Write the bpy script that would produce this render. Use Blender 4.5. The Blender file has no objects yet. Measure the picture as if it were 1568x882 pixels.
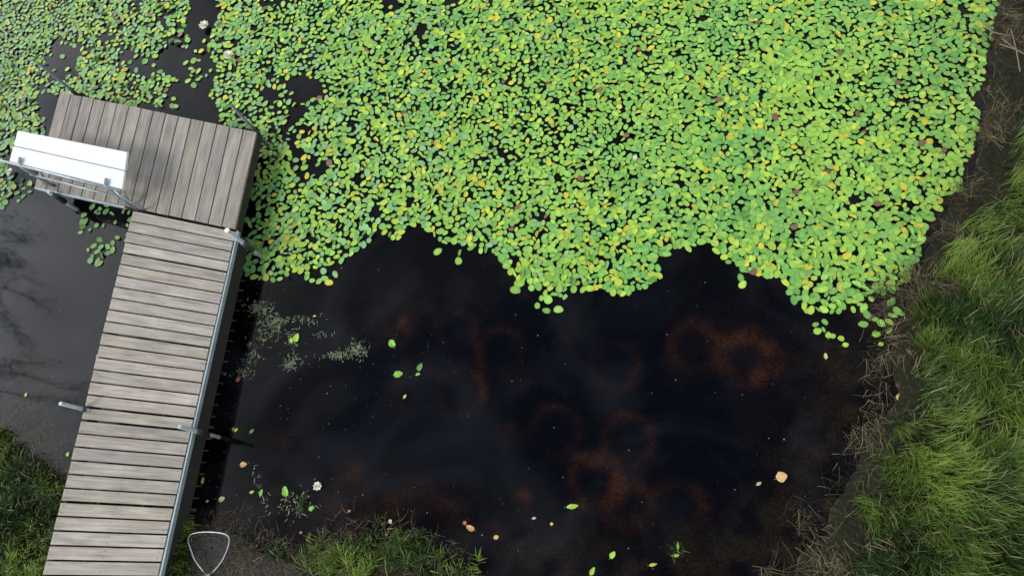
import bpy, math, random
import numpy as np
from mathutils import Vector, Matrix
random.seed(7); rng=np.random.default_rng(11)
S=bpy.context.scene
H=6.6; F=1045.0
R3=np.array([-196/F,399/F,1.0]); R3/=np.linalg.norm(R3)
R1=np.array([1,0,0])-R3*R3[0]; R1/=np.linalg.norm(R1)
R2=np.cross(R3,R1)
RM=np.array([R1,R2,R3])
def P(px,py,z=0.0):
    d=RM@np.array([(px-784)/F,-(py-441)/F,-1.0])
    t=(z-H)/d[2]
    return np.array([d[0]*t,d[1]*t,z])
def PX(x,y,z=0.0):
    """world -> photo pixel (used for region densities and leaf colours)"""
    w=np.stack([x,y,np.zeros_like(x)+z-H],-1)@RM
    return 784+F*w[...,0]/-w[...,2], 441-F*w[...,1]/-w[...,2]
cam=bpy.data.cameras.new("camera"); co=bpy.data.objects.new("camera",cam); S.collection.objects.link(co)
cam.sensor_width=36; cam.lens=36*F/1568; cam.clip_end=2000; cam.clip_start=0.05
m=Matrix([list(RM[0])+[0],list(RM[1])+[0],list(RM[2])+[H],[0,0,0,1]])
co.matrix_world=m; S.camera=co
S.view_settings.view_transform='Standard'; S.view_settings.look='None'; S.view_settings.exposure=0

# ---------- noise
TB=rng.random((256,256))
def vn(x,y):
    xi=np.floor(x).astype(int); yi=np.floor(y).astype(int); fx=x-xi; fy=y-yi
    fx=fx*fx*(3-2*fx); fy=fy*fy*(3-2*fy)
    a=TB[xi&255,yi&255];b=TB[(xi+1)&255,yi&255];c=TB[xi&255,(yi+1)&255];d=TB[(xi+1)&255,(yi+1)&255]
    return (a*(1-fx)+b*fx)*(1-fy)+(c*(1-fx)+d*fx)*fy
def fbm(x,y,o=4,off=0.0):
    x=np.asarray(x,float);y=np.asarray(y,float)
    s=0;a=.5;t=0
    for i in range(o):
        s=s+a*vn(x*2**i+off+17.3*i,y*2**i+off*1.7+5.1*i);t+=a;a*=.5
    return s/t
def sm(a,b,x):
    t=np.clip((x-a)/(b-a),0,1); return t*t*(3-2*t)
def inside(poly,x,y):
    r=np.zeros(x.shape,bool); n=len(poly)
    for i in range(n):
        x1,y1=poly[i];x2,y2=poly[(i+1)%n]
        c=((y1>y)!=(y2>y))
        if y1!=y2: r^=c&(x<(x2-x1)*(y-y1)/(y2-y1)+x1)
    return r
def pdist(poly,x,y):
    best=np.full(x.shape,1e9);n=len(poly)
    for i in range(n):
        x1,y1=poly[i];x2,y2=poly[(i+1)%n];dx=x2-x1;dy=y2-y1
        t=np.clip(((x-x1)*dx+(y-y1)*dy)/(dx*dx+dy*dy+1e-12),0,1)
        best=np.minimum(best,(x-x1-t*dx)**2+(y-y1-t*dy)**2)
    return np.sqrt(best)
def W(lst,z=0): return [tuple(P(a,b,z)[:2]) for a,b in lst]

# ---------- materials
def mat(name):
    m=bpy.data.materials.new(name); m.use_nodes=True; nt=m.node_tree; b=nt.nodes['Principled BSDF']; return m,nt,b
def N(nt,t,**k):
    n=nt.nodes.new(t)
    for a,v in k.items(): setattr(n,a,v)
    return n
def colmat(name,rough=.5,noise=0.25,nscale=60,bump=0.0,spec=0.5):
    m,nt,b=mat(name)
    at=N(nt,'ShaderNodeAttribute',attribute_name='Col')
    ns=N(nt,'ShaderNodeTexNoise'); ns.inputs['Scale'].default_value=nscale; ns.inputs['Detail'].default_value=2
    g=N(nt,'ShaderNodeNewGeometry'); nt.links.new(g.outputs['Position'],ns.inputs['Vector'])
    mr=N(nt,'ShaderNodeMapRange'); mr.inputs[1].default_value=.3; mr.inputs[2].default_value=.7
    mr.inputs[3].default_value=1-noise; mr.inputs[4].default_value=1+noise
    nt.links.new(ns.outputs[0],mr.inputs[0])
    vm=N(nt,'ShaderNodeVectorMath',operation='SCALE'); nt.links.new(at.outputs['Color'],vm.inputs[0]); nt.links.new(mr.outputs[0],vm.inputs['Scale'])
    nt.links.new(vm.outputs[0],b.inputs['Base Color']); b.inputs['Roughness'].default_value=rough
    b.inputs['Specular IOR Level'].default_value=spec
    if bump:
        bp=N(nt,'ShaderNodeBump'); bp.inputs['Strength'].default_value=bump; bp.inputs['Distance'].default_value=.02
        nt.links.new(ns.outputs[0],bp.inputs['Height']); nt.links.new(bp.outputs[0],b.inputs['Normal'])
    return m
def plain(name,c,rough=.5,metal=0,noise=.12,ns=25):
    m,nt,b=mat(name)
    n=N(nt,'ShaderNodeTexNoise'); n.inputs['Scale'].default_value=ns; n.inputs['Detail'].default_value=5
    tc=N(nt,'ShaderNodeTexCoord'); nt.links.new(tc.outputs['Object'],n.inputs['Vector'])
    r=N(nt,'ShaderNodeValToRGB'); r.color_ramp.elements[0].position=.3; r.color_ramp.elements[1].position=.7
    r.color_ramp.elements[0].color=(*[v*(1-noise) for v in c],1); r.color_ramp.elements[1].color=(*[min(1,v*(1+noise)) for v in c],1)
    nt.links.new(n.outputs[0],r.inputs[0]); nt.links.new(r.outputs[0],b.inputs['Base Color'])
    b.inputs['Roughness'].default_value=rough; b.inputs['Metallic'].default_value=metal
    return m
def fast(name,V,loops,sizes,col=None,m=None,smooth=True,parent=None):
    V=np.asarray(V,np.float32);loops=np.asarray(loops,np.int32).ravel();sizes=np.asarray(sizes,np.int32)
    me=bpy.data.meshes.new(name); me.vertices.add(len(V)); me.vertices.foreach_set('co',V.ravel())
    me.loops.add(len(loops)); me.loops.foreach_set('vertex_index',loops)
    me.polygons.add(len(sizes)); st=np.concatenate([[0],np.cumsum(sizes)[:-1]]).astype(np.int32)
    me.polygons.foreach_set('loop_start',st); me.polygons.foreach_set('loop_total',sizes)
    me.polygons.foreach_set('use_smooth',np.full(len(sizes),smooth))
    me.update(calc_edges=True); me.validate()
    if col is not None:
        a=me.color_attributes.new('Col','FLOAT_COLOR','POINT'); c=np.ones((len(V),4),np.float32); c[:,:3]=col; a.data.foreach_set('color',c.ravel())
    if m: me.materials.append(m)
    o=bpy.data.objects.new(name,me); S.collection.objects.link(o)
    if parent: o.parent=parent
    return o
def empty(name):
    o=bpy.data.objects.new(name,None); S.collection.objects.link(o); return o
def tube(name,pts,r,m,parent=None,seg=10,closed=False):
    pts=[Vector(p) for p in pts];n=len(pts);V=[];Fc=[]
    up=Vector((0.13,0.27,0.95)).normalized()
    for i,p in enumerate(pts):
        a=pts[(i-1)%n] if (i>0 or closed) else p; b=pts[(i+1)%n] if (i<n-1 or closed) else p
        t=(b-a).normalized(); u=t.cross(up)
        if u.length<.05: u=t.cross(Vector((1,0,0)))
        if abs(t.z)>.8: u=t.cross(Vector((1,0,0)))
        u.normalize(); v=t.cross(u)
        rr=r[i] if isinstance(r,(list,tuple)) else r
        for k in range(seg):
            an=2*math.pi*k/seg; V.append(p+(u*math.cos(an)+v*math.sin(an))*rr)
    for i in range(n if closed else n-1):
        j=(i+1)%n
        for k in range(seg):
            Fc.append((i*seg+k,i*seg+(k+1)%seg,j*seg+(k+1)%seg,j*seg+k))
    if not closed: Fc.append(tuple(range(seg))[::-1]); Fc.append(tuple(range((n-1)*seg,n*seg)))
    me=bpy.data.meshes.new(name); me.from_pydata(V,[],Fc); me.materials.append(m)
    for p in me.polygons: p.use_smooth=len(p.vertices)==4
    o=bpy.data.objects.new(name,me); S.collection.objects.link(o)
    if parent: o.parent=parent
    return o

# ---------- world and sun
w=bpy.data.worlds.new("World"); S.world=w; w.use_nodes=True; nt=w.node_tree
bg=nt.nodes['Background']; out=nt.nodes['World Output']
sun_el=math.radians(50); az=math.radians(-128)  # from the lower left of the picture
sk=N(nt,'ShaderNodeTexSky'); sk.sky_type='NISHITA'; sk.sun_disc=False; sk.sun_elevation=sun_el; sk.sun_rotation=az
nt.links.new(sk.outputs[0],bg.inputs[0]); bg.inputs[1].default_value=.06
bg2=N(nt,'ShaderNodeBackground'); bg2.inputs[0].default_value=(.92,.96,1,1)
tc=N(nt,'ShaderNodeTexCoord'); ns=N(nt,'ShaderNodeTexNoise'); ns.inputs['Scale'].default_value=4.5; ns.inputs['Detail'].default_value=6
nt.links.new(tc.outputs['Generated'],ns.inputs['Vector'])
sx=N(nt,'ShaderNodeSeparateXYZ'); nt.links.new(tc.outputs['Generated'],sx.inputs[0])
m3=N(nt,'ShaderNodeMapRange'); m3.interpolation_type='SMOOTHSTEP'; m3.inputs[1].default_value=-.42; m3.inputs[2].default_value=-.75; m3.inputs[3].default_value=.95; m3.inputs[4].default_value=3.6
nt.links.new(sx.outputs['X'],m3.inputs[0]); nt.links.new(m3.outputs[0],bg2.inputs[1])
m1=N(nt,'ShaderNodeMapRange'); m1.interpolation_type='SMOOTHSTEP'; m1.inputs[1].default_value=.97; m1.inputs[2].default_value=.74; nt.links.new(sx.outputs['Z'],m1.inputs[0])
m2=N(nt,'ShaderNodeMapRange'); m2.interpolation_type='SMOOTHSTEP'; m2.inputs[1].default_value=.36; m2.inputs[2].default_value=.60; m2.inputs[3].default_value=.5; nt.links.new(ns.outputs[0],m2.inputs[0])
mm=N(nt,'ShaderNodeMath',operation='MULTIPLY'); nt.links.new(m1.outputs[0],mm.inputs[0]); nt.links.new(m2.outputs[0],mm.inputs[1])
mx=N(nt,'ShaderNodeMixShader'); nt.links.new(mm.outputs[0],mx.inputs[0]); nt.links.new(bg.outputs[0],mx.inputs[1]); nt.links.new(bg2.outputs[0],mx.inputs[2]); nt.links.new(mx.outputs[0],out.inputs[0])
sl=bpy.data.lights.new('sun','SUN'); sl.energy=1.7; sl.angle=math.radians(14); sl.color=(1,.96,.9)
so=bpy.data.objects.new('sun',sl); S.collection.objects.link(so)
sd=Vector((math.sin(az)*math.cos(sun_el),math.cos(az)*math.cos(sun_el),math.sin(sun_el)))
so.rotation_euler=sd.to_track_quat('Z','Y').to_euler()

# ---------- terrain
shore=W([(1560,-60),(1530,0),(1518,70),(1508,150),(1492,215),(1480,270),(1448,345),(1416,405),(1387,455),(1368,520),(1350,565),(1358,600),(1352,640),(1330,690),(1303,745),(1260,820),(1200,880),(1150,905),(1000,915),(860,915),(740,895),(690,872),(655,838),(600,822),(540,835),(480,862),(420,850),(350,812),(300,800),(260,790),(180,770),(95,725),(45,690),(0,650),(-80,600)])+[(-9.5,2.6),(-10.0,5),(-16,9),(-17,18),(0,24),(7,18),(6.5,11)]
shore_np=shore
def shore_d(x,y):
    d=pdist(shore_np,x,y); s=np.where(inside(shore_np,x,y),-1,1)
    return d*s+(fbm(x*1.6,y*1.6,4,3.3)-.5)*.32
bx=np.arange(-10.2,5.6,.032); by=np.arange(-1.4,8.6,.032)
def ext(a,lo,hi):
    l=[];r=[];s=.05;v=a[0]
    while v>lo: v-=s; s*=1.22; l.append(v)
    s=.05;v=a[-1]
    while v<hi: v+=s; s*=1.22; r.append(v)
    return np.array(l[::-1]+list(a)+r)
ax=ext(bx,-300,300); ay=ext(by,-300,300)
X,Y=np.meshgrid(ax,ay); 
def ground_z(x,y,d=None):
    if d is None: d=shore_d(x,y)
    zi=-.72*(1-np.exp(-np.clip(-d,0,None)/.75)); zo=.24*(1-np.exp(-np.clip(d,0,None)/.45))
    return np.where(d<0,zi,zo)+(fbm(x*2.3,y*2.3,4,8.)-.5)*.10*np.where(d>0,sm(0,.3,d),sm(0,.3,-d))+(fbm(x*9,y*9,3,1.)-.5)*.03
D=shore_d(X,Y); Z=ground_z(X,Y,D)
nests=[(607,492,4,26,1.0),(705,600,38,8,.55),(940,560,36,8,.45),(962,672,36,8,.62),(1062,532,36,10,.8),(1142,550,34,13,1.25),(915,738,34,11,1.2),(965,775,28,9,.85),(1040,778,32,9,.62),(765,535,38,8,.32),(802,765,6,9,.9),(432,685,16,14,.6),(765,815,8,10,.9),(905,800,26,9,.5),(628,770,10,14,.7),(700,790,16,13,.5),(545,745,20,16,.5),(510,790,16,14,.5),(1195,745,10,18,.3),(780,670,10,10,.6),(640,600,40,8,.22),(850,660,36,8,.25),(700,505,30,8,.25),(560,790,22,14,.45),(660,760,14,12,.4)]
rust=np.zeros_like(X)
for (a,b,r,wd,s) in nests:
    c=P(a,b,-.68); sc=1/145.
    dd=np.hypot(X-c[0],Y-c[1]); an=np.arctan2(Y-c[1],X-c[0])
    wob=1+.26*(fbm(X*4,Y*4,3,a*.1)-.5)
    ph=(a*7.3+b)%6.28 if (a,b)!=(1142,550) else .2
    arc=.66+.34*np.cos(an-ph)
    rust+=s*np.exp(-((dd*wob-r*sc)/(wd*sc))**2)*arc*(.42+.95*sm(.35,.68,fbm(X*7,Y*7,5,b*.1)))
    Z-=.05*np.exp(-(dd/(r*sc+.05))**2)*(D<-.3)
rust=np.clip(rust,0,1.0)
pat=sm(.5,.75,fbm(X*1.7,Y*1.7,5,40.))
shal=sm(-1.15,-.05,D)
n1=fbm(X*6,Y*6,4,20.)[...,None]
deep=np.array([.006,.009,.023]);mud=np.array([.075,.060,.043]);soil=np.array([.014,.015,.007]);rc=np.array([.175,.075,.038])
wet=deep+(mud-deep)*(shal[...,None]**1.8)*(.25+1.3*sm(.35,.7,n1)) + np.array([.035,.024,.018])*pat[...,None]*.35
wet=wet*(1-np.clip(rust,0,1)[...,None])+rc*rust[...,None]
dry=soil*(.6+.9*n1)
pm=P(400,850); mp=np.exp(-((X-pm[0])**2+(Y-pm[1])**2)/.3)[...,None]
dry=dry*(1-mp)+mp*np.array([.055,.048,.042])*(.5+1.0*n1)
C=np.where((D<0)[...,None],wet,dry)
ny,nx=X.shape; idx=np.arange(nx*ny).reshape(ny,nx)
q=np.stack([idx[:-1,:-1],idx[:-1,1:],idx[1:,1:],idx[1:,:-1]],-1).reshape(-1,4)
mg=colmat('pond_bed_and_soil',rough=.9,noise=.45,nscale=35,bump=.5,spec=.15)
fast('ground',np.stack([X,Y,Z],-1).reshape(-1,3),q,np.full(len(q),4),C.reshape(-1,3),mg)

# ---------- water
m,nt,b=mat('pond_water'); nt.nodes.remove(b)
fr=N(nt,'ShaderNodeFresnel'); fr.inputs[0].default_value=1.34
tr=N(nt,'ShaderNodeBsdfTransparent'); tr.inputs[0].default_value=(.50,.47,.47,1)
gl=N(nt,'ShaderNodeBsdfGlossy'); gl.inputs['Roughness'].default_value=.06
n_=N(nt,'ShaderNodeTexNoise'); n_.inputs['Scale'].default_value=2.0; n_.inputs['Detail'].default_value=1
g=N(nt,'ShaderNodeNewGeometry'); nt.links.new(g.outputs['Position'],n_.inputs['Vector'])
bp=N(nt,'ShaderNodeBump'); bp.inputs['Strength'].default_value=.05; bp.inputs['Distance'].default_value=.01
nt.links.new(n_.outputs[0],bp.inputs['Height']); nt.links.new(bp.outputs[0],gl.inputs['Normal'])
# faint film of pollen and dust on the surface
n2=N(nt,'ShaderNodeTexNoise'); n2.inputs['Scale'].default_value=.8; n2.inputs['Detail'].default_value=7; n2.inputs['Distortion'].default_value=1.2
nt.links.new(g.outputs['Position'],n2.inputs['Vector'])
r2=N(nt,'ShaderNodeMapRange'); r2.inputs[1].default_value=.45; r2.inputs[2].default_value=.8; r2.inputs[4].default_value=.04; nt.links.new(n2.outputs[0],r2.inputs[0])
df=N(nt,'ShaderNodeBsdfDiffuse'); df.inputs[0].default_value=(.28,.30,.36,1)
ma=N(nt,'ShaderNodeMixShader'); mb=N(nt,'ShaderNodeMixShader')
nt.links.new(r2.outputs[0],ma.inputs[0]); nt.links.new(tr.outputs[0],ma.inputs[1]); nt.links.new(df.outputs[0],ma.inputs[2])
nt.links.new(fr.outputs[0],mb.inputs[0]); nt.links.new(ma.outputs[0],mb.inputs[1]); nt.links.new(gl.outputs[0],mb.inputs[2])
nt.links.new(mb.outputs[0],nt.nodes['Material Output'].inputs[0])
fast('pond_water',[(-18,-1.6,0),(8,-1.6,0),(8,25,0),(-18,25,0)],[0,1,2,3],[4],None,m)

# ---------- floating leaves
big=[(325,-300),(322,-30),(335,30),(322,75),(330,110),(322,150),(345,190),(400,200),(398,240),(378,330),(368,380),(372,428),(400,437),(450,425),(500,402),(548,388),(580,358),(610,372),(640,345),(685,368),(735,378),(775,402),(785,430),(840,443),(905,450),(968,442),(1000,425),(1002,392),(1058,388),(1088,376),(1105,405),(1140,420),(1188,432),(1238,474),(1285,478),(1305,452),(1378,440),(1400,398),(1430,345),(1462,285),(1482,215),(1497,130),(1508,60),(1522,-10),(1545,-80),(1565,-300)]
left=[(-200,-300),(300,-300),(292,-20),(285,30),(290,72),(248,78),(240,100),(262,122),(255,160),(215,168),(165,150),(100,142),(70,150),(62,170),(75,205),(30,215),(0,248),(-80,270),(-260,200)]
polys=[(W(big),1.0),(W(left),.92)]
cl=[((-30,283,50),.8),((165,350,42),.5),((150,392,18),.5),((290,110,30),.2),((310,90,40),.12),((1330,460,40),.4),((1365,490,25),.45),((1262,508,18),.4),((1350,520,20),.15),((1140,428,16),.4),((790,432,16),.5),((490,415,25),.25),((690,385,20),.25),((1295,530,14),.15),((265,160,10),.5),((30,290,22),.4),((840,450,30),.3)]
r0=.0455
def pads():
    cell=.08; grid={}
    pts=[]
    n=620000
    x=rng.uniform(-11,6.5,n); y=rng.uniform(1.5,12.0,n)
    m_=np.zeros(n)
    nn=fbm(x*2.6,y*2.6,4,60.); nf=fbm(x*6,y*6,3,160.)
    xj=x+(fbm(x*3,y*3,3,7.)-.5)*.2; yj=y+(fbm(x*3,y*3,3,27.)-.5)*.2
    for pl,s in polys:
        i_=inside(pl,xj,yj); m_[i_]=s
    pxx,pyy=PX(x,y)
    for (a,b,r),s in cl:
        m_=np.maximum(m_,s*(np.hypot(pxx-a,pyy-b)<r))
    dens=sm(350,1000,pxx)
    m_=m_*np.where(nn+.12*dens<.33,.10,1)*np.where(nf+.06*dens<.27,.06,1)
    md=r0*(1.0+.13*(1-dens)+.28*(nn<.42)*(1-dens))
    ok=(rng.random(n)<m_)
    tries=rng.random(n)
    ok&=(m_>.6)|(tries<.12)
    for i in np.nonzero(ok)[0]:
        cx=int(x[i]//cell);cy=int(y[i]//cell);bad=False;r=md[i]*(.88+.34*tries[i])
        for a in (-1,0,1):
            for b in (-1,0,1):
                for (u,v) in grid.get((cx+a,cy+b),()):
                    if (u-x[i])**2+(v-y[i])**2<r*r: bad=True;break
                if bad:break
            if bad:break
        if not bad:
            grid.setdefault((cx,cy),[]).append((x[i],y[i])); pts.append((x[i],y[i]))
    return np.array(pts)
PT=pads()
def leafmesh(PT,name,cfun,amin=.029,amax=.053,K=10,zlo=.003,zhi=.017,tilt=.085,m=None):
    n=len(PT); a=rng.uniform(amin,amax,n)*(.85+.3*fbm(PT[:,0],PT[:,1],2,5)); asp=rng.uniform(.58,.84,n)
    th=rng.uniform(0,6.283,n); k=np.arange(K)*2*np.pi/K
    rad=1+.04*rng.standard_normal((n,K))
    lx=a[:,None]*np.cos(k)*rad; ly=(a*asp)[:,None]*np.sin(k)*rad*(1-.12*np.cos(k))
    lx=np.concatenate([np.zeros((n,1)),lx*.55,lx],1); ly=np.concatenate([np.zeros((n,1)),ly*.55,ly],1)
    cup=np.abs(rng.normal(0,.4,n))+rng.choice([0,5.],n,p=[.90,.10])
    tx=rng.normal(0,tilt,n);ty=rng.normal(0,tilt,n)
    z=cup[:,None]*ly**2*4+tx[:,None]*lx+ty[:,None]*ly+rng.normal(0,.0008,(n,2*K+1))
    fold=np.where(cup>4,.6,1.); ly=ly*fold[:,None]
    z=z-z.min(1)[:,None]+rng.uniform(zlo,zhi,n)[:,None]
    c,s=np.cos(th)[:,None],np.sin(th)[:,None]
    V=np.stack([PT[:,0:1]+lx*c-ly*s,PT[:,1:2]+lx*s+ly*c,z],-1)
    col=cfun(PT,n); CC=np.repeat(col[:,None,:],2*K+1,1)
    CC[:,0]*=1.12; CC[:,1:K+1]*=1.04; CC[:,K+1:]*=.95
    CC*=rng.uniform(.92,1.08,(n,2*K+1,1))
    base=(np.arange(n)*(2*K+1))[:,None,None]
    j=np.arange(K); t3=np.stack([np.zeros(K,int),1+j,1+(j+1)%K],-1)[None]+base
    q4=np.stack([1+j,1+K+j,1+K+(j+1)%K,1+(j+1)%K],-1)[None]+base
    loops=np.concatenate([t3.reshape(-1),q4.reshape(-1)]); sizes=np.concatenate([np.full(n*K,3),np.full(n*K,4)])
    return fast(name,V.reshape(-1,3),loops,sizes,CC.reshape(-1,3),m)
def padcol(PT,n):
    px,py=PX(PT[:,0],PT[:,1])
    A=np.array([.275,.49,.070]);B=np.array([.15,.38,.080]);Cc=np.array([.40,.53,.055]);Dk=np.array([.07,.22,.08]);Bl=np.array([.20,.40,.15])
    f=fbm(PT[:,0]*.7,PT[:,1]*.7,3,33.); f2=fbm(PT[:,0]*1.5,PT[:,1]*1.5,3,133.)
    u=rng.random(n); v=np.clip(rng.random(n)+(f2-.5)*1.2,0,1)[:,None]
    c=A*(1-v)+B*v
    c=np.where((u<.26)[:,None],A*(1-v)+Cc*v,c)
    c=np.where((u>.965)[:,None],np.array([.54,.48,.04]),c)
    c=np.where((u>.994)[:,None],np.array([.19,.09,.06]),c)
    c=np.where(((u>.30)&(u<.30+.3*sm(1100,200,px)))[:,None],Bl,c)
    g=(sm(.45,.62,f)*sm(700,1150,px))[:,None]*.4; c=c*(1-g)+g*c.mean(1,keepdims=True)*np.array([.58,1.55,.42])
    dk=(sm(470,380,px)*sm(190,330,py))[:,None]*.5  # shade from the dock painted into the leaves along its right side
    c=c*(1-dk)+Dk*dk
    # lens falloff painted in: leaf colour darkens towards far left and far right
    ed=(1-.22*sm(380,0,px)-.16*sm(1250,1500,px))[:,None]
    return c*ed*rng.uniform(.84,1.10,n)[:,None]
mp_=colmat('lily_pad_leaf',rough=.42,noise=.12,nscale=40,spec=.5)
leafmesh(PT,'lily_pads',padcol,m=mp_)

# ---------- flowers
mw=plain('white_petal',(.82,.82,.70),.5,0,.05); my=plain('flower_stamen',(.7,.45,.05),.6)
def flower(px,py,r,name='white_water_lily'):
    c=P(px,py,.03); e=empty(name); e.location=c
    V=[];Fc=[]
    for L,(cnt,ln,el) in enumerate([(8,1,.25),(8,.85,.7),(6,.6,1.15)]):
        for i in range(cnt):
            a=2*math.pi*(i+.5*L)/cnt+random.uniform(-.1,.1); l=r*ln*random.uniform(.9,1.1)
            d=Vector((math.cos(a)*math.cos(el),math.sin(a)*math.cos(el),math.sin(el))); s=Vector((-math.sin(a),math.cos(a),0))
            up=Vector((-math.cos(a)*math.sin(el),-math.sin(a)*math.sin(el),math.cos(el)))
            b=len(V)
            for t,wd in [(0.05,.1),(.4,.30),(.75,.26),(1,.03)]:
                for q_ in (-1,0,1): V.append(d*l*t+s*l*wd*q_+up*(abs(q_)*.08*l+ .15*l*t*t))
            for t in range(3):
                for q_ in range(2): Fc.append((b+t*3+q_,b+t*3+q_+1,b+t*3+q_+4,b+t*3+q_+3))
    me=bpy.data.meshes.new('petals'); me.from_pydata(V,[],Fc); me.materials.append(mw)
    for p in me.polygons:p.use_smooth=True
    o=bpy.data.objects.new('petals',me); S.collection.objects.link(o); o.parent=e
    V=[];Fc=[]
    for i in range(24):
        a=random.uniform(0,6.28);rr=r*.16*math.sqrt(random.random());x,y=math.cos(a)*rr,math.sin(a)*rr;b=len(V);h=r*.3*random.uniform(.8,1.1);k=r*.03
        V+=[(x-k,y-k,0),(x+k,y-k,0),(x,y+k,0),(x*1.5,y*1.5,h)]; Fc+=[(b,b+1,b+3),(b+1,b+2,b+3),(b+2,b,b+3)]
    me=bpy.data.meshes.new('stamens'); me.from_pydata(V,[],Fc); me.materials.append(my)
    o=bpy.data.objects.new('stamens',me); S.collection.objects.link(o); o.parent=e
for a in [(314,41,.085),(351,87,.08),(487,744,.05),(972,243,.03),(598,798,.022),(16,264,.055)]: flower(*a)

# ---------- single floating leaves
def fleaf(px,py,L,ang,colr,wd=.35,name='fallen_leaf',z=.006):
    c=P(px,py,z); K=14;V=[(0,0,.004)];Fc=[]
    for i in range(K):
        t=2*math.pi*i/K; x=math.cos(t)*L/2; y=math.sin(t)*L*wd*(1-.25*math.cos(t))*abs(math.sin(t))**.15
        V.append((x*random.uniform(.9,1.06),y*random.uniform(.85,1.1),random.uniform(0,.004)+abs(y)*.2))
    for i in range(K): Fc.append((0,1+i,1+(i+1)%K))
    b=len(V); V+=[(-L/2,.0015,.003),(-L/2,-.0015,.003),(-L*.8,0,.003)]; Fc.append((b,b+1,b+2))
    V=np.array(V); me=bpy.data.meshes.new(name); me.from_pydata([tuple(v) for v in V],[],Fc)
    a=me.color_attributes.new('Col','FLOAT_COLOR','POINT')
    for i,d in enumerate(a.data): k=random.uniform(.8,1.15)*(1.15 if i==0 else 1); d.color=(colr[0]*k,colr[1]*k,colr[2]*k,1)
    me.materials.append(mp_)
    o=bpy.data.objects.new(name,me); S.collection.objects.link(o); o.location=c; o.rotation_euler=(0,0,ang)
G1=(.17,.40,.04);G2=(.30,.50,.06);Y1=(.42,.38,.06);O1=(.5,.31,.13);R1_=(.33,.11,.07);P1=(.45,.36,.23)
for a in [(600,526,.10,2.2,G1,.38),(610,573,.10,.1,G1,.36),(643,562,.09,1.2,(.1,.25,.06),.3),(640,573,.05,.3,G2,.3),(620,607,.05,1.,Y1,.3),(437,752,.11,1.9,G1,.3),(477,778,.06,.5,G1,.4),
 (938,849,.075,.9,G2,.3),(877,775,.11,.1,G2,.2),(907,874,.08,1.,G2,.25),(1000,864,.07,.2,Y1,.2),(1197,730,.10,.3,(.62,.40,.18),.45),(1378,608,.08,.5,(.5,.38,.12),.4),(1274,826,.05,.5,Y1,.5),(1264,545,.06,1.5,(.5,.42,.18),.3),(1162,740,.05,.5,P1,.3),
 (365,581,.055,.4,R1_,.45),(405,521,.035,.4,R1_,.4),(358,657,.045,.1,R1_,.45),(373,711,.08,.1,(.5,.3,.14),.35),(340,764,.07,.4,P1,.4),(318,767,.035,.4,O1,.4),(535,782,.03,.4,R1_,.45),(845,802,.03,0,O1,.5),(461,815,.03,0,R1_,.45),(720,808,.09,2.7,(.45,.25,.05),.3),(712,800,.04,.6,R1_,.45),(592,818,.03,0,R1_,.4),
 (454,517,.10,1.3,G2,.35),(446,521,.07,1.9,G2,.3),(482,484,.03,0,P1,.4),(150,545,.05,1.3,G2,.4),(40,604,.045,1.3,Y1,.4),(104,695,.05,1.3,G2,.4),(362,658,.05,.8,G2,.3),(386,660,.06,.8,(.1,.2,.05),.3),(760,822,.05,.2,(.5,.36,.12),.4),(386,753,.05,.3,Y1,.3),(400,754,.07,1.4,G1,.25),(311,735,.07,1.6,G2,.25),(345,573,.03,.3,R1_,.4),(1038,835,.07,1.5,G1,.15),(1035,850,.06,.1,G2,.25),(818,793,.04,.2,P1,.3),(1295,528,.06,.2,G2,.4),(1252,507,.08,.4,G2,.4),(1268,513,.07,1.4,G2,.4),(1342,512,.08,.2,G1,.4),(1349,527,.05,.2,G2,.4)]:
    fleaf(*a)

# ---------- strands helper (grass, straw, weed)
def blades(name,bxyz,dirs,ln,wd,bend,c0,c1,m,L=4):
    n=len(bxyz); ts=np.linspace(0,1,L)
    side=np.stack([-dirs[:,1],dirs[:,0],np.zeros(n)],-1); side/=np.linalg.norm(side,axis=1,keepdims=True)+1e-9
    V=[];CC=[]
    for i,t in enumerate(ts):
        bb=np.where(np.abs(bend)<1e-3,1e-3,bend)
        hor=ln*(1-np.cos(bb*t))/bb; ver=ln*np.sin(bb*t)/bb
        c=bxyz+dirs*hor[:,None]; c=c.copy(); c[:,2]+=ver
        w_=(wd*(1-t**1.6)+.0006)[:,None]*.5
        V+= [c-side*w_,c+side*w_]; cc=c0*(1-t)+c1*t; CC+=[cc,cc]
    V=np.stack(V,1);CC=np.stack(CC,1)
    base=(np.arange(n)*2*L)[:,None,None]; j=np.arange(L-1)
    q=np.stack([2*j,2*j+1,2*j+3,2*j+2],-1)[None]+base
    return fast(name,V.reshape(-1,3),q.reshape(-1),np.full(n*(L-1),4),CC.reshape(-1,3),m)
mgr=colmat('grass_blade',rough=.5,noise=.1,nscale=8,spec=.3)
mst=colmat('dead_grass_straw',rough=.8,noise=.15,nscale=8,spec=.2)
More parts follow.
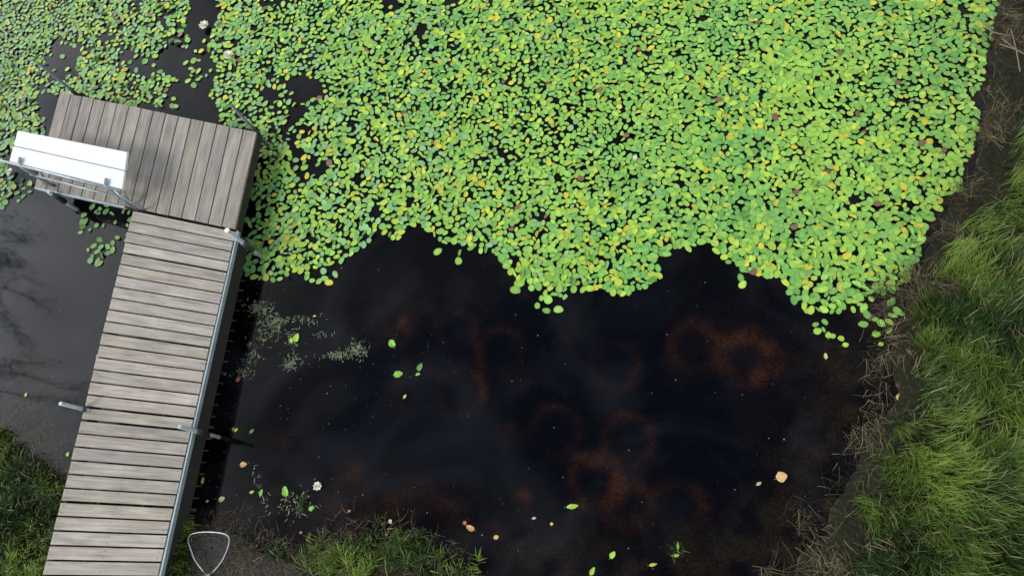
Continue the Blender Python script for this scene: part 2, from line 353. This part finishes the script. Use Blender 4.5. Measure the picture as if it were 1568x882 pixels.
def grass(name,tx,ty,per,lo,hi,spread,bright=1.0,seed=0.,flow=.9):
    T=len(tx); x=np.repeat(tx,per)+rng.normal(0,spread,T*per); y=np.repeat(ty,per)+rng.normal(0,spread,T*per)
    tl=np.repeat(rng.uniform(.6,1.3,T),per); n=T*per
    fa=fbm(x*.9,y*.9,3,70+seed)*11+1.2
    ra=rng.uniform(0,6.283,n); tw=np.repeat(rng.uniform(0,6.283,T),per)
    dx=flow*np.cos(fa)+.6*np.cos(ra)+.6*np.cos(tw); dy=flow*np.sin(fa)+.6*np.sin(ra)+.6*np.sin(tw)
    l=np.hypot(dx,dy)+1e-6; d=np.stack([dx/l,dy/l,np.zeros(n)],-1)
    ln=rng.uniform(lo,hi,n)*tl; bend=rng.uniform(.7,2.0,n)
    z=np.maximum(ground_z(x,y),-.03)
    pn=fbm(x*2.0,y*2.0,4,120+seed)
    k=np.clip(np.repeat(rng.random(T),per)*.45+rng.random(n)*.35+ (pn-.5)*3.2-.12,0,1)[:,None]
    dg=np.array([.016,.044,.005]);yg=np.array([.135,.215,.024])
    c=(dg*(1-k)+yg*k)*bright
    st=(rng.random(n)<.07)[:,None]; c=np.where(st,np.array([.26,.24,.10])*bright,c)
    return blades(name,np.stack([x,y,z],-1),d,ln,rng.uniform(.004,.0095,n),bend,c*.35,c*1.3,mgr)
# right bank
n=30000; x=rng.uniform(.3,6.8,n); y=rng.uniform(-1.2,8.8,n); d=shore_d(x,y); px,py=PX(x,y)
gap=fbm(x*1.5,y*1.5,4,200.); gap2=fbm(x*4,y*4,3,240.)
th=.20+.55*(gap-.5)+.3*sm(180,60,py)
k=(d>th)&(x>.3)&(gap+.25*rng.random(n)>.44)&(gap2+.15*rng.random(n)>.42)&~((py<150)&(px<1545)&(rng.random(n)<.75))&((px<1800))
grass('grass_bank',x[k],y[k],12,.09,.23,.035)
# left bank and patch beyond the dock
n=9000; x=rng.uniform(-9,-3.6,n); y=rng.uniform(-1.8,2.6,n); d=shore_d(x,y); px,py=PX(x,y)
gap=fbm(x*2,y*2,4,220.)
k=(d>.0)&(gap+.3*rng.random(n)>.44)&((px<300)|(py>900))
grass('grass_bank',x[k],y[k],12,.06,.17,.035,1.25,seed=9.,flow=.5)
# shoreline tufts at the near side
tx=[];ty=[]
for a,b,s,c in [(490,862,20,22),(510,848,14,12),(560,852,26,30),(600,838,26,30),(630,838,18,22),(645,860,20,14),(580,872,50,26),(275,815,10,16),(270,850,14,30),(265,880,16,26),(425,838,22,8),(700,878,20,6),(455,770,14,3),(1030,845,10,2)]:
    for i in range(c):
        p=P(a+random.gauss(0,s),b+random.gauss(0,s*.55)); tx.append(p[0]);ty.append(p[1])
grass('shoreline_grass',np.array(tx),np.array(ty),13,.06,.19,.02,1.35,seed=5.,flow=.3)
# dead grass along the water line
n=330000; x=rng.uniform(-.5,6,n); y=rng.uniform(-1.2,8.6,n); px,py=PX(x,y); k=(px>1150)&(px<1700); x=x[k];y=y[k];py=py[k]; d=shore_d(x,y)
f=fbm(x*3,y*3,4,300.); n=len(x)
lo_=-.10-.28*sm(330,460,py)
pr=sm(0,1,(d-lo_)/(.04-lo_))**1.5*sm(.85,.3,d)*(.06+.80*sm(.40,.62,f)); pr=np.maximum(pr,.08*(d>.6))
k=rng.random(n)<pr; x=x[k];y=y[k];d=d[k];n=len(x)
a=fbm(x*1.3,y*1.3,3,310.)*12+rng.normal(0,.75,n); dirs=np.stack([np.cos(a),np.sin(a),np.zeros(n)],-1)
z=np.maximum(ground_z(x,y,d),0)+rng.uniform(.004,.05,n)
kk=np.clip(rng.random(n)**2.4*(.1+1.5*fbm(x*5,y*5,3,333.)),0,1)[:,None]; c=np.array([.013,.011,.007])*(1-kk)+np.array([.27,.225,.125])*kk
b_=np.stack([x,y,z],-1)
def flat(name,b_,dirs,ln,wd,c,m):
    n=len(b_);L=4;side=np.stack([-dirs[:,1],dirs[:,0],np.zeros(n)],-1);V=[];CC=[];cur=rng.normal(0,.25,n);ri=rng.normal(.0,.10,n)
    for i in range(L):
        t=i/(L-1); p=b_+dirs*(ln*t)[:,None]+side*(ln*cur*t*t)[:,None]; p=p.copy(); p[:,2]+=np.abs(ri)*ln*t*(1.2-t)
        w_=(wd*(1-.7*t))[:,None]*.5; V+=[p-side*w_,p+side*w_]; CC+=[c,c*1.1]
    V=np.stack(V,1);CC=np.stack(CC,1);base=(np.arange(n)*2*L)[:,None,None];j=np.arange(L-1)
    q=np.stack([2*j,2*j+1,2*j+3,2*j+2],-1)[None]+base
    return fast(name,V.reshape(-1,3),q.reshape(-1),np.full(n*(L-1),4),CC.reshape(-1,3),m)
flat('dead_grass',b_,dirs,rng.uniform(.05,.24,n),rng.uniform(.002,.005,n),c,mst)
# twigs and straw by the other shores
n=4600; pp=[]
while len(pp)<n:
    if random.random()<.6: a,b=random.uniform(250,720),random.uniform(780,900)
    else: a,b=random.uniform(-60,110),random.uniform(600,760)
    pp.append(P(a,b)[:2])
pp=np.array(pp); d=shore_d(pp[:,0],pp[:,1]); k=(rng.random(len(pp))<sm(-.35,.05,d)); pp=pp[k]; n=len(pp); d=d[k]
a=rng.uniform(0,6.28,n); flat('dead_grass',np.stack([pp[:,0],pp[:,1],np.maximum(ground_z(pp[:,0],pp[:,1],d),0)+.006],-1),np.stack([np.cos(a),np.sin(a),0*a],-1),rng.uniform(.03,.14,n),rng.uniform(.0015,.004,n),np.array([.13,.10,.06])*rng.uniform(.3,1.5,(n,1)),mst)
# branch, upper right
mtw=plain('twig_bark',(.16,.12,.09),.8)
e=empty('fallen_branch')
for i,pts in enumerate([[(1530,68),(1555,76),(1590,95)],[(1535,60),(1560,80)],[(1548,45),(1556,76),(1562,110)],[(1500,30),(1520,50),(1545,55)]]):
    tube('twig_%d'%(i+1),[P(a,b,.27+.02*j) for j,(a,b) in enumerate(pts)],.006,mtw,e,6)

# ---------- shrubs on the left bank (their reflections reach the water in view)
mlf=colmat('shrub_leaf',rough=.55,noise=.15,nscale=10,spec=.3); mbk=plain('shrub_bark',(.07,.055,.04),.85)
def shrub(cx,cy,h,rad,seed):
    r=random.Random(seed); e=empty('shrub'); V=[];Fc=[];LV=[];LF=[];LC=[]
    gz=float(ground_z(np.array([cx]),np.array([cy]))[0])
    def limb(p,d,l,rr,depth):
        n=6;pts=[p]
        for i in range(n):
            d=(d+Vector((r.gauss(0,.16),r.gauss(0,.16),r.gauss(.03,.1)))).normalized(); p=p+d*l/n; pts.append(p)
            if depth<2 and i>1 and r.random()<.75: limb(p,(d+Vector((r.gauss(0,.6),r.gauss(0,.6),r.gauss(.1,.3)))).normalized(),l*.5,rr*.5,depth+1)
            if depth>0 or i>3:
                for _ in range(5):
                    c=p+Vector((r.gauss(0,.06),r.gauss(0,.06),r.gauss(0,.06))); u=Vector((r.gauss(0,1),r.gauss(0,1),r.gauss(0,.5))).normalized(); v=u.cross(Vector((r.gauss(0,1),r.gauss(0,1),r.gauss(0,1)))).normalized(); s=r.uniform(.018,.035); b=len(LV)
                    LV.extend([c-u*s,c+v*s*.45,c+u*s,c-v*s*.45]); LF.append((b,b+1,b+2,b+3)); g=r.uniform(.6,1.4); LC.extend([(.05*g,.10*g,.02*g)]*4)
        b=len(V)
        for i,q_ in enumerate(pts):
            t=rr*(1-.8*i/n)
            for k in range(5): V.append(q_+Vector((math.cos(k*1.2566),math.sin(k*1.2566),0))*t)
        for i in range(n):
            for k in range(5): Fc.append((b+i*5+k,b+i*5+(k+1)%5,b+i*5+5+(k+1)%5,b+i*5+5+k))
    for i in range(9):
        a=r.uniform(0,6.28); limb(Vector((cx+.08*math.cos(a),cy+.08*math.sin(a),gz-.05)),Vector((math.cos(a)*rad/h,math.sin(a)*rad/h,1)).normalized(),h*r.uniform(.75,1.1),.022,0)
    me=bpy.data.meshes.new('stems'); me.from_pydata(V,[],Fc); me.materials.append(mbk); o=bpy.data.objects.new('stems',me); S.collection.objects.link(o); o.parent=e
    me=bpy.data.meshes.new('leaves'); me.from_pydata(LV,[],LF); me.materials.append(mlf); ca=me.color_attributes.new('Col','FLOAT_COLOR','POINT')
    ca.data.foreach_set('color',np.concatenate([np.array(LC,np.float32),np.ones((len(LC),1),np.float32)],1).ravel()); o=bpy.data.objects.new('leaves',me); S.collection.objects.link(o); o.parent=e
shrub(-10.45,4.6,2.1,.5,3); shrub(-9.9,1.9,2.1,.6,5)

# ---------- pond weed
def weed(cx,cy,sx_,sy_,n,rot=0):
    px=np.random.default_rng(int(cx)).normal(0,sx_,n); py=np.random.default_rng(int(cy)+3).normal(0,sy_,n)
    c,s=math.cos(rot),math.sin(rot)
    return [P(cx+a*c-b*s,cy+a*s+b*c)[:2] for a,b in zip(px,py)]
pw=[]
for a in [(398,472,10,6,130),(420,492,12,6,150),(408,515,13,8,65),(385,545,7,14,55,.5),(372,572,7,5,44),(448,556,8,7,80),(545,538,8,7,120),(515,545,8,3,80),(470,490,12,4,45),(445,520,7,8,40),(455,768,18,10,70),(492,515,8,4,16),(400,750,22,4,26,1.2)]: pw+=weed(*a)
pw=np.array(pw); n=len(pw); a=rng.uniform(0,6.28,n)
mwd=colmat('pond_weed',rough=.6,noise=.2,nscale=60)
kk=rng.random((n,1))
flat('pond_weed',np.stack([pw[:,0],pw[:,1],rng.uniform(.001,.01,n)],-1),np.stack([np.cos(a),np.sin(a),0*a],-1),rng.uniform(.01,.05,n),rng.uniform(.003,.012,n),np.array([.05,.055,.03])*(1-kk)+np.array([.23,.27,.15])*kk,mwd)
# specks and petals drifting
sp=[]
while len(sp)<330:
    a,b=random.uniform(300,1340),random.uniform(430,880)
    if random.random()<.45: a,b=random.gauss(480,120),random.gauss(560,90)
    if random.random()<.1: a,b=random.uniform(0,180),random.uniform(320,640)
    p=P(a,b)[:2]; sp.append(p)
sp=np.array(sp); d=shore_d(sp[:,0],sp[:,1]); sp=sp[d<-.03]
leafmesh(sp,'floating_debris',lambda p,n:np.array([.22,.20,.15])*rng.uniform(.2,1.4,(n,1))**1.6,amin=.002,amax=.007,K=5,zlo=.001,zhi=.003,tilt=.05,m=mwd)

# ---------- dock
ZD=.36
mb_,nt,b=mat('weathered_deck_board')
at=N(nt,'ShaderNodeAttribute',attribute_name='grain'); 
mp2=N(nt,'ShaderNodeVectorMath',operation='MULTIPLY'); mp2.inputs[1].default_value=(1.6,42,9.7); nt.links.new(at.outputs['Vector'],mp2.inputs[0])
n1_=N(nt,'ShaderNodeTexNoise'); n1_.inputs['Scale'].default_value=1; n1_.inputs['Detail'].default_value=6; n1_.inputs['Roughness'].default_value=.65; n1_.inputs['Distortion'].default_value=.8; nt.links.new(mp2.outputs[0],n1_.inputs['Vector'])
mp3=N(nt,'ShaderNodeVectorMath',operation='MULTIPLY'); mp3.inputs[1].default_value=(3,9,13.1); nt.links.new(at.outputs['Vector'],mp3.inputs[0])
n2_=N(nt,'ShaderNodeTexNoise'); n2_.inputs['Scale'].default_value=1; n2_.inputs['Detail'].default_value=4; nt.links.new(mp3.outputs[0],n2_.inputs['Vector'])
cr=N(nt,'ShaderNodeValToRGB'); els=cr.color_ramp.elements; els[0].position=.27; els[0].color=(.10,.087,.074,1); els[1].position=.75; els[1].color=(.395,.367,.33,1)
e_=els.new(.40); e_.color=(.245,.220,.190,1); e_=els.new(.56); e_.color=(.32,.290,.255,1)
nt.links.new(n1_.outputs[0],cr.inputs[0])
ac=N(nt,'ShaderNodeAttribute',attribute_name='Col'); mr=N(nt,'ShaderNodeMapRange'); mr.inputs[1].default_value=.3; mr.inputs[2].default_value=.7; mr.inputs[3].default_value=.78; mr.inputs[4].default_value=1.17; nt.links.new(n2_.outputs[0],mr.inputs[0])
v1=N(nt,'ShaderNodeVectorMath',operation='MULTIPLY'); nt.links.new(cr.outputs[0],v1.inputs[0]); nt.links.new(ac.outputs['Color'],v1.inputs[1])
v2=N(nt,'ShaderNodeVectorMath',operation='SCALE'); nt.links.new(v1.outputs[0],v2.inputs[0]); nt.links.new(mr.outputs[0],v2.inputs['Scale'])
nt.links.new(v2.outputs[0],b.inputs['Base Color']); b.inputs['Roughness'].default_value=.72
bp=N(nt,'ShaderNodeBump'); bp.inputs['Strength'].default_value=.4; bp.inputs['Distance'].default_value=.003; nt.links.new(n1_.outputs[0],bp.inputs['Height']); nt.links.new(bp.outputs[0],b.inputs['Normal'])
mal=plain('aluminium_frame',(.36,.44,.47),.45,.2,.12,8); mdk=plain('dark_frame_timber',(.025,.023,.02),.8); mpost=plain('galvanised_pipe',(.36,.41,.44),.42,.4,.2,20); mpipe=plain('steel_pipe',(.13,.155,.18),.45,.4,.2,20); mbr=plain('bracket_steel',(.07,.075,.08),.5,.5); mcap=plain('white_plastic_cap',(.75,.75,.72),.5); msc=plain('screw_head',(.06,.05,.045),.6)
dock=empty('dock')
TLp,TRp,BRp,BLp=[P(*a,ZD) for a in [(92,141),(394,203),(361,351),(53,286)]]
wTL,wTR,wBR,wBL=[P(*a,ZD) for a in [(204,321),(361,353),(236,905),(59,905)]]
BV=[];BF=[];BG=[];BC=[]; SC=[]
def board(a,b,c,d,th=.03,sag=0,lum=1.):
    base=len(BV); L=np.linalg.norm(b-a);Wd=np.linalg.norm(d-a);i=random.uniform(0,90);k=random.gauss(1,.10)*lum;tint=(k*random.uniform(.98,1.03),k,k*random.uniform(.93,1.04))
    dz=random.uniform(-.002,.002); seg=8
    for s in range(seg+1):
        t=s/seg; p=a+(b-a)*t; q=d+(c-d)*t
        for (pp,v) in ((p,0),(q,Wd)):
            for zz in (0,-th):
                BV.append((pp[0],pp[1],pp[2]+zz+dz)); BG.append((L*t,v+(0 if zz==0 else .02),i)); BC.append(tint)
    for s in range(seg):
        o=base+s*4;n_=o+4
        BF.extend([(o,n_,n_+2,o+2),(o+1,o+3,n_+3,n_+1),(o,o+1,n_+1,n_),(o+2,n_+2,n_+3,o+3)])
    BF.append((base,base+2,base+3,base+1)); o=base+seg*4; BF.append((o,o+1,o+3,o+2))
    for t in (.035,.5,.965):
        for u in (.22,.78):
            p=a+(b-a)*t; q=d+(c-d)*t; r=p+(q-p)*u; SC.append((r[0],r[1],r[2]+dz+.0015))
def lerp(a,b,t): return a+(b-a)*t
NB=16; pw_=np.linalg.norm(TRp-TLp)
for i in range(NB):
    t0=i/NB;t1=(i+1)/NB-.015/pw_
    j=random.uniform(-.004,.004); u=(BRp-TRp)/np.linalg.norm(BRp-TRp)*j
    board(lerp(TLp,TRp,t0)+u,lerp(BLp,BRp,t0)+u,lerp(BLp,BRp,t1)+u,lerp(TLp,TRp,t1)+u,lum=.93)
wl=np.linalg.norm(wBL-wTL); NW=30
w0=lerp(wTL,wBL,.004);w1=lerp(wTR,wBR,.004)
for i in range(NW):
    t0=i/NW+.0005; g=.014 if i not in (3,10,16,17,23) else .022; t1=(i+1)/NW-g/wl
    u=(wTR-wTL)/np.linalg.norm(wTR-wTL)*random.uniform(-.004,.004)
    board(lerp(w0,wBL,t0)+u,lerp(w1,wBR,t0)+u,lerp(w1,wBR,t1)+u,lerp(w0,wBL,t1)+u,lum=1.06)
me=bpy.data.meshes.new('deck_boards'); me.from_pydata(BV,[],BF); me.materials.append(mb_)
ga=me.attributes.new('grain','FLOAT_VECTOR','POINT'); ga.data.foreach_set('vector',np.array(BG,np.float32).ravel())
ca=me.color_attributes.new('Col','FLOAT_COLOR','POINT'); ca.data.foreach_set('color',np.concatenate([np.array(BC,np.float32),np.ones((len(BC),1),np.float32)],1).ravel())
o=bpy.data.objects.new('deck_boards',me); S.collection.objects.link(o); o.parent=dock
bm_=o.modifiers.new('b','BEVEL'); bm_.width=.004; bm_.segments=2; bm_.limit_method='ANGLE'; bm_.angle_limit=math.radians(60)
V=[];Fc=[]
for s in SC:
    b0=len(V); V+=[(s[0]+.005*math.cos(k*1.047),s[1]+.005*math.sin(k*1.047),s[2]) for k in range(6)]; Fc.append(tuple(range(b0,b0+6)))
me=bpy.data.meshes.new('screws'); me.from_pydata(V,[],Fc); me.materials.append(msc); o=bpy.data.objects.new('screws',me); S.collection.objects.link(o); o.parent=dock
def beam(name,a,b,z0,z1,th,side,m,parent=dock):
    a=np.array(a);b=np.array(b);s=np.array(side)*th
    V=[(p[0]+q[0],p[1]+q[1],z) for p in (a,b) for q in (s*0,s) for z in (z0,z1)]
    Fc=[(0,1,3,2),(4,6,7,5),(0,4,5,1),(2,3,7,6),(1,5,7,3),(0,2,6,4)]
    me=bpy.data.meshes.new(name); me.from_pydata(V,[],Fc); me.materials.append(m); me.validate(); o=bpy.data.objects.new(name,me); S.collection.objects.link(o); o.parent=parent
    bv=o.modifiers.new('b','BEVEL'); bv.width=.003; bv.segments=2
    return o
def perp(a,b):
    d=(b-a)[:2]; d/=np.linalg.norm(d); return np.array([-d[1],d[0]])
sR=-perp(wBR,wTR) ; sR=sR if sR[0]>0 else -sR
beam('right_rail',(wBR+np.r_[sR*.004,0]),(wTR+np.r_[sR*.004,0]),ZD-.065,ZD-.012,.02,sR,mal)
sL=-sR
beam('right_blocking_skirt',(wBR-np.r_[sR*.03,0]),(wTR-np.r_[sR*.03,0]),ZD-.30,ZD-.067,.02,sR,mdk)  # skirt deepened to block sky gaps mirrored from under the deck
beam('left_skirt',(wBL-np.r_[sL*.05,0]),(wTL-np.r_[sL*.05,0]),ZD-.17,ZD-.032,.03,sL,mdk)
for nm,a,b in (('platform_front',TLp,TRp),('platform_right',TRp,BRp),('platform_back',BRp,BLp),('platform_left',BLp,TLp)):
    s=perp(a,b); c=(TLp+BRp)[:2]/2; mid=(a+b)[:2]/2
    if np.dot(s,mid-c)<0: s=-s
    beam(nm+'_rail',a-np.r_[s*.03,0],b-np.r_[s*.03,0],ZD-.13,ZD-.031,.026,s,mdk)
bk=perp(BRp,BLp); bk=bk if bk[1]<0 else -bk
beam('platform_edge_strip',BLp+np.r_[bk*.002,0],lerp(BLp,BRp,.47)+np.r_[bk*.002,0],ZD-.06,ZD-.006,.02,bk,mal)
for t in (.3,.7):
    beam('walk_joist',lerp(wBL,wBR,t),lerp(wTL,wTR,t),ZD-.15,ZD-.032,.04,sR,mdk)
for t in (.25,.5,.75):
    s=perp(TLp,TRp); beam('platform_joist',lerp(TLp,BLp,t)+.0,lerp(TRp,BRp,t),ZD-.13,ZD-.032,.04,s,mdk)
def post(px,py,h,r,m,cap=False,hd=None):
    p=P(px,py,ZD); 
    tube('post',[(p[0],p[1],-.85),(p[0],p[1],0),(p[0],p[1],ZD+h)],r,m,dock,14)
    tube('bracket_sleeve',[(p[0],p[1],ZD-.16),(p[0],p[1],ZD-.02),(p[0],p[1],ZD+.05)],r*1.45,mbr,dock,14)
    tube('set_screw',[(p[0],p[1],ZD+.03),(p[0]+.06,p[1]+.01,ZD+.03)],.006,mbr,dock,6)
    if cap: tube('post_cap',[(p[0],p[1],ZD+h),(p[0],p[1],ZD+h+.03)],r*1.25,mcap,dock,14)
post(110,139,.56,.018,mpipe); post(388,198,.48,.018,mpipe)
post(375,374,.33,.022,mpost,True); post(130,627,.33,.020,mpost); post(304,661,.31,.020,mpost); post(84,300,.1,.022,mpost)
for (a,b) in ((368,368),(297,658),(134,626)):
    c=P(a,b,ZD+.006); tube('bracket_plate',[c+np.array([-.07*1,.012,0]),c+np.array([.03,-.01,0])],.012,mpost,dock,6)

# ---------- bench
bench=empty('bench'); ZS=ZD+.43
mwh=plain('white_painted_plank',(.76,.79,.81),.45,0,.04,6)
A,B_,C_,D_=[P(*a,ZS) for a in [(27,200),(195,233),(187,290),(14,247)]]
def plank(name,a,b,c,d,th,m,par):
    V=[tuple(p+np.array([0,0,z])) for z in (-th,0) for p in (a,b,c,d)]
    Fc=[(3,2,1,0),(4,5,6,7),(0,1,5,4),(1,2,6,5),(2,3,7,6),(3,0,4,7)]
    me=bpy.data.meshes.new(name); me.from_pydata(V,[],Fc); me.materials.append(m); o=bpy.data.objects.new(name,me); S.collection.objects.link(o); o.parent=par
    bv=o.modifiers.new('b','BEVEL'); bv.width=.006; bv.segments=3
plank('seat_plank_1',A,B_,lerp(B_,C_,.485),lerp(A,D_,.485),.035,mwh,bench)
plank('seat_plank_2',lerp(A,D_,.515),lerp(B_,C_,.515),C_,D_,.035,mwh,bench)
ax_=(C_-D_)/np.linalg.norm(C_-D_); dp=(A-D_)/np.linalg.norm(A-D_)
def bp_(s,t,z):
    p=D_+ax_*s+dp*t; return np.array([p[0],p[1],z])
Lb=np.linalg.norm(C_-D_); Wb=np.linalg.norm(A-D_)
tube('rear_rail',[bp_(-.35,-.02,ZS-.0),bp_(Lb-.02,-.02,ZS+.0)],.016,mpost,bench)
tube('rear_rail_lower',[bp_(.1,-.03,ZS-.22),bp_(Lb-.15,-.03,ZS-.22)],.012,mpost,bench)
for i,s in enumerate((.18,Lb-.22)):
    tube('leg_rear_%d'%(i+1),[bp_(s,-.03,ZD-.12),bp_(s,-.03,ZS-.02),bp_(s,.0,ZS+.022),bp_(s,.07,ZS+.024)],.019,mpost,bench)
    tube('brace_%d'%(i+1),[bp_(s+.02,-.03,ZD+.06),bp_(s+.02,Wb*.35,ZS-.10),bp_(s+.02,Wb*.8,ZS-.052)],.014,mpost,bench)
    tube('arm_%d'%(i+1),[bp_(s,-.02,ZS-.052),bp_(s,Wb-.05,ZS-.052)],.016,mpost,bench)
    tube('foot_%d'%(i+1),[bp_(s-.08,-.035,ZD+.018),bp_(s+.1,-.035,ZD+.018)],.014,mbr,bench)
tube('end_hook',[bp_(Lb-.12,-.02,ZS+.0),bp_(Lb-.05,-.07,ZS-.05),bp_(Lb-.03,-.06,ZS-.3),bp_(Lb-.03,-.04,ZD)],.013,mpost,bench)

# ---------- landing net
net=empty('landing_net'); mnf=plain('net_frame',(.42,.45,.48),.35,.4); mnn=plain('net_cord',(.085,.09,.095),.8)
op=[(292,840),(288,828),(291,819),(302,815),(318,814),(334,815),(346,818),(351,825),(349,838),(341,856),(330,871),(318,880),(308,870),(298,856)]
zn=.17; hp=[P(a,b,zn) for a,b in op]
def cat(P_,k=5):
    o=[];n=len(P_)
    for i in range(n):
        p0,p1,p2,p3=[P_[(i+j-1)%n] for j in range(4)]
        for s in range(k):
            t=s/k; o.append(.5*((2*p1)+(-p0+p2)*t+(2*p0-5*p1+4*p2-p3)*t*t+(-p0+3*p1-3*p2+p3)*t**3))
    return o
hc=cat(hp); tube('hoop',hc,.0065,mnf,net,8,True)
tube('handle',[P(318,880,zn),P(319,905,zn-.0),P(324,1040,zn+.03)],.012,mnf,net)
tube('yoke',[P(312,874,zn+.004),P(318,888,zn+.004),P(325,873,zn+.004)],.010,mnn,net,8)
cen=sum(hc)/len(hc); V=[];E=[]
rings=10;hc2=hc[::2];M=len(hc2)
for r in range(rings):
    t=1-r/rings
    for p in hc2:
        q=cen+(p-cen)*t; V.append((q[0]+random.gauss(0,.004),q[1]+random.gauss(0,.004),zn-.06*(1-t*t)+random.gauss(0,.002)))
for r in range(rings):
    for i in range(M):
        if r: E.append((r*M+i,r*M+(i+1)%M))
        if r<rings-1: E.append((r*M+i,(r+1)*M+(i+(1 if r%2 else 0))%M))
cu=bpy.data.curves.new('mesh_bag','CURVE'); cu.dimensions='3D'; cu.bevel_depth=.0014; cu.bevel_resolution=0
for a,b in E:
    s=cu.splines.new('POLY'); s.points.add(1); s.points[0].co=(*V[a],1); s.points[1].co=(*V[b],1)
cu.materials.append(mnn); o=bpy.data.objects.new('mesh_bag',cu); S.collection.objects.link(o); o.parent=net
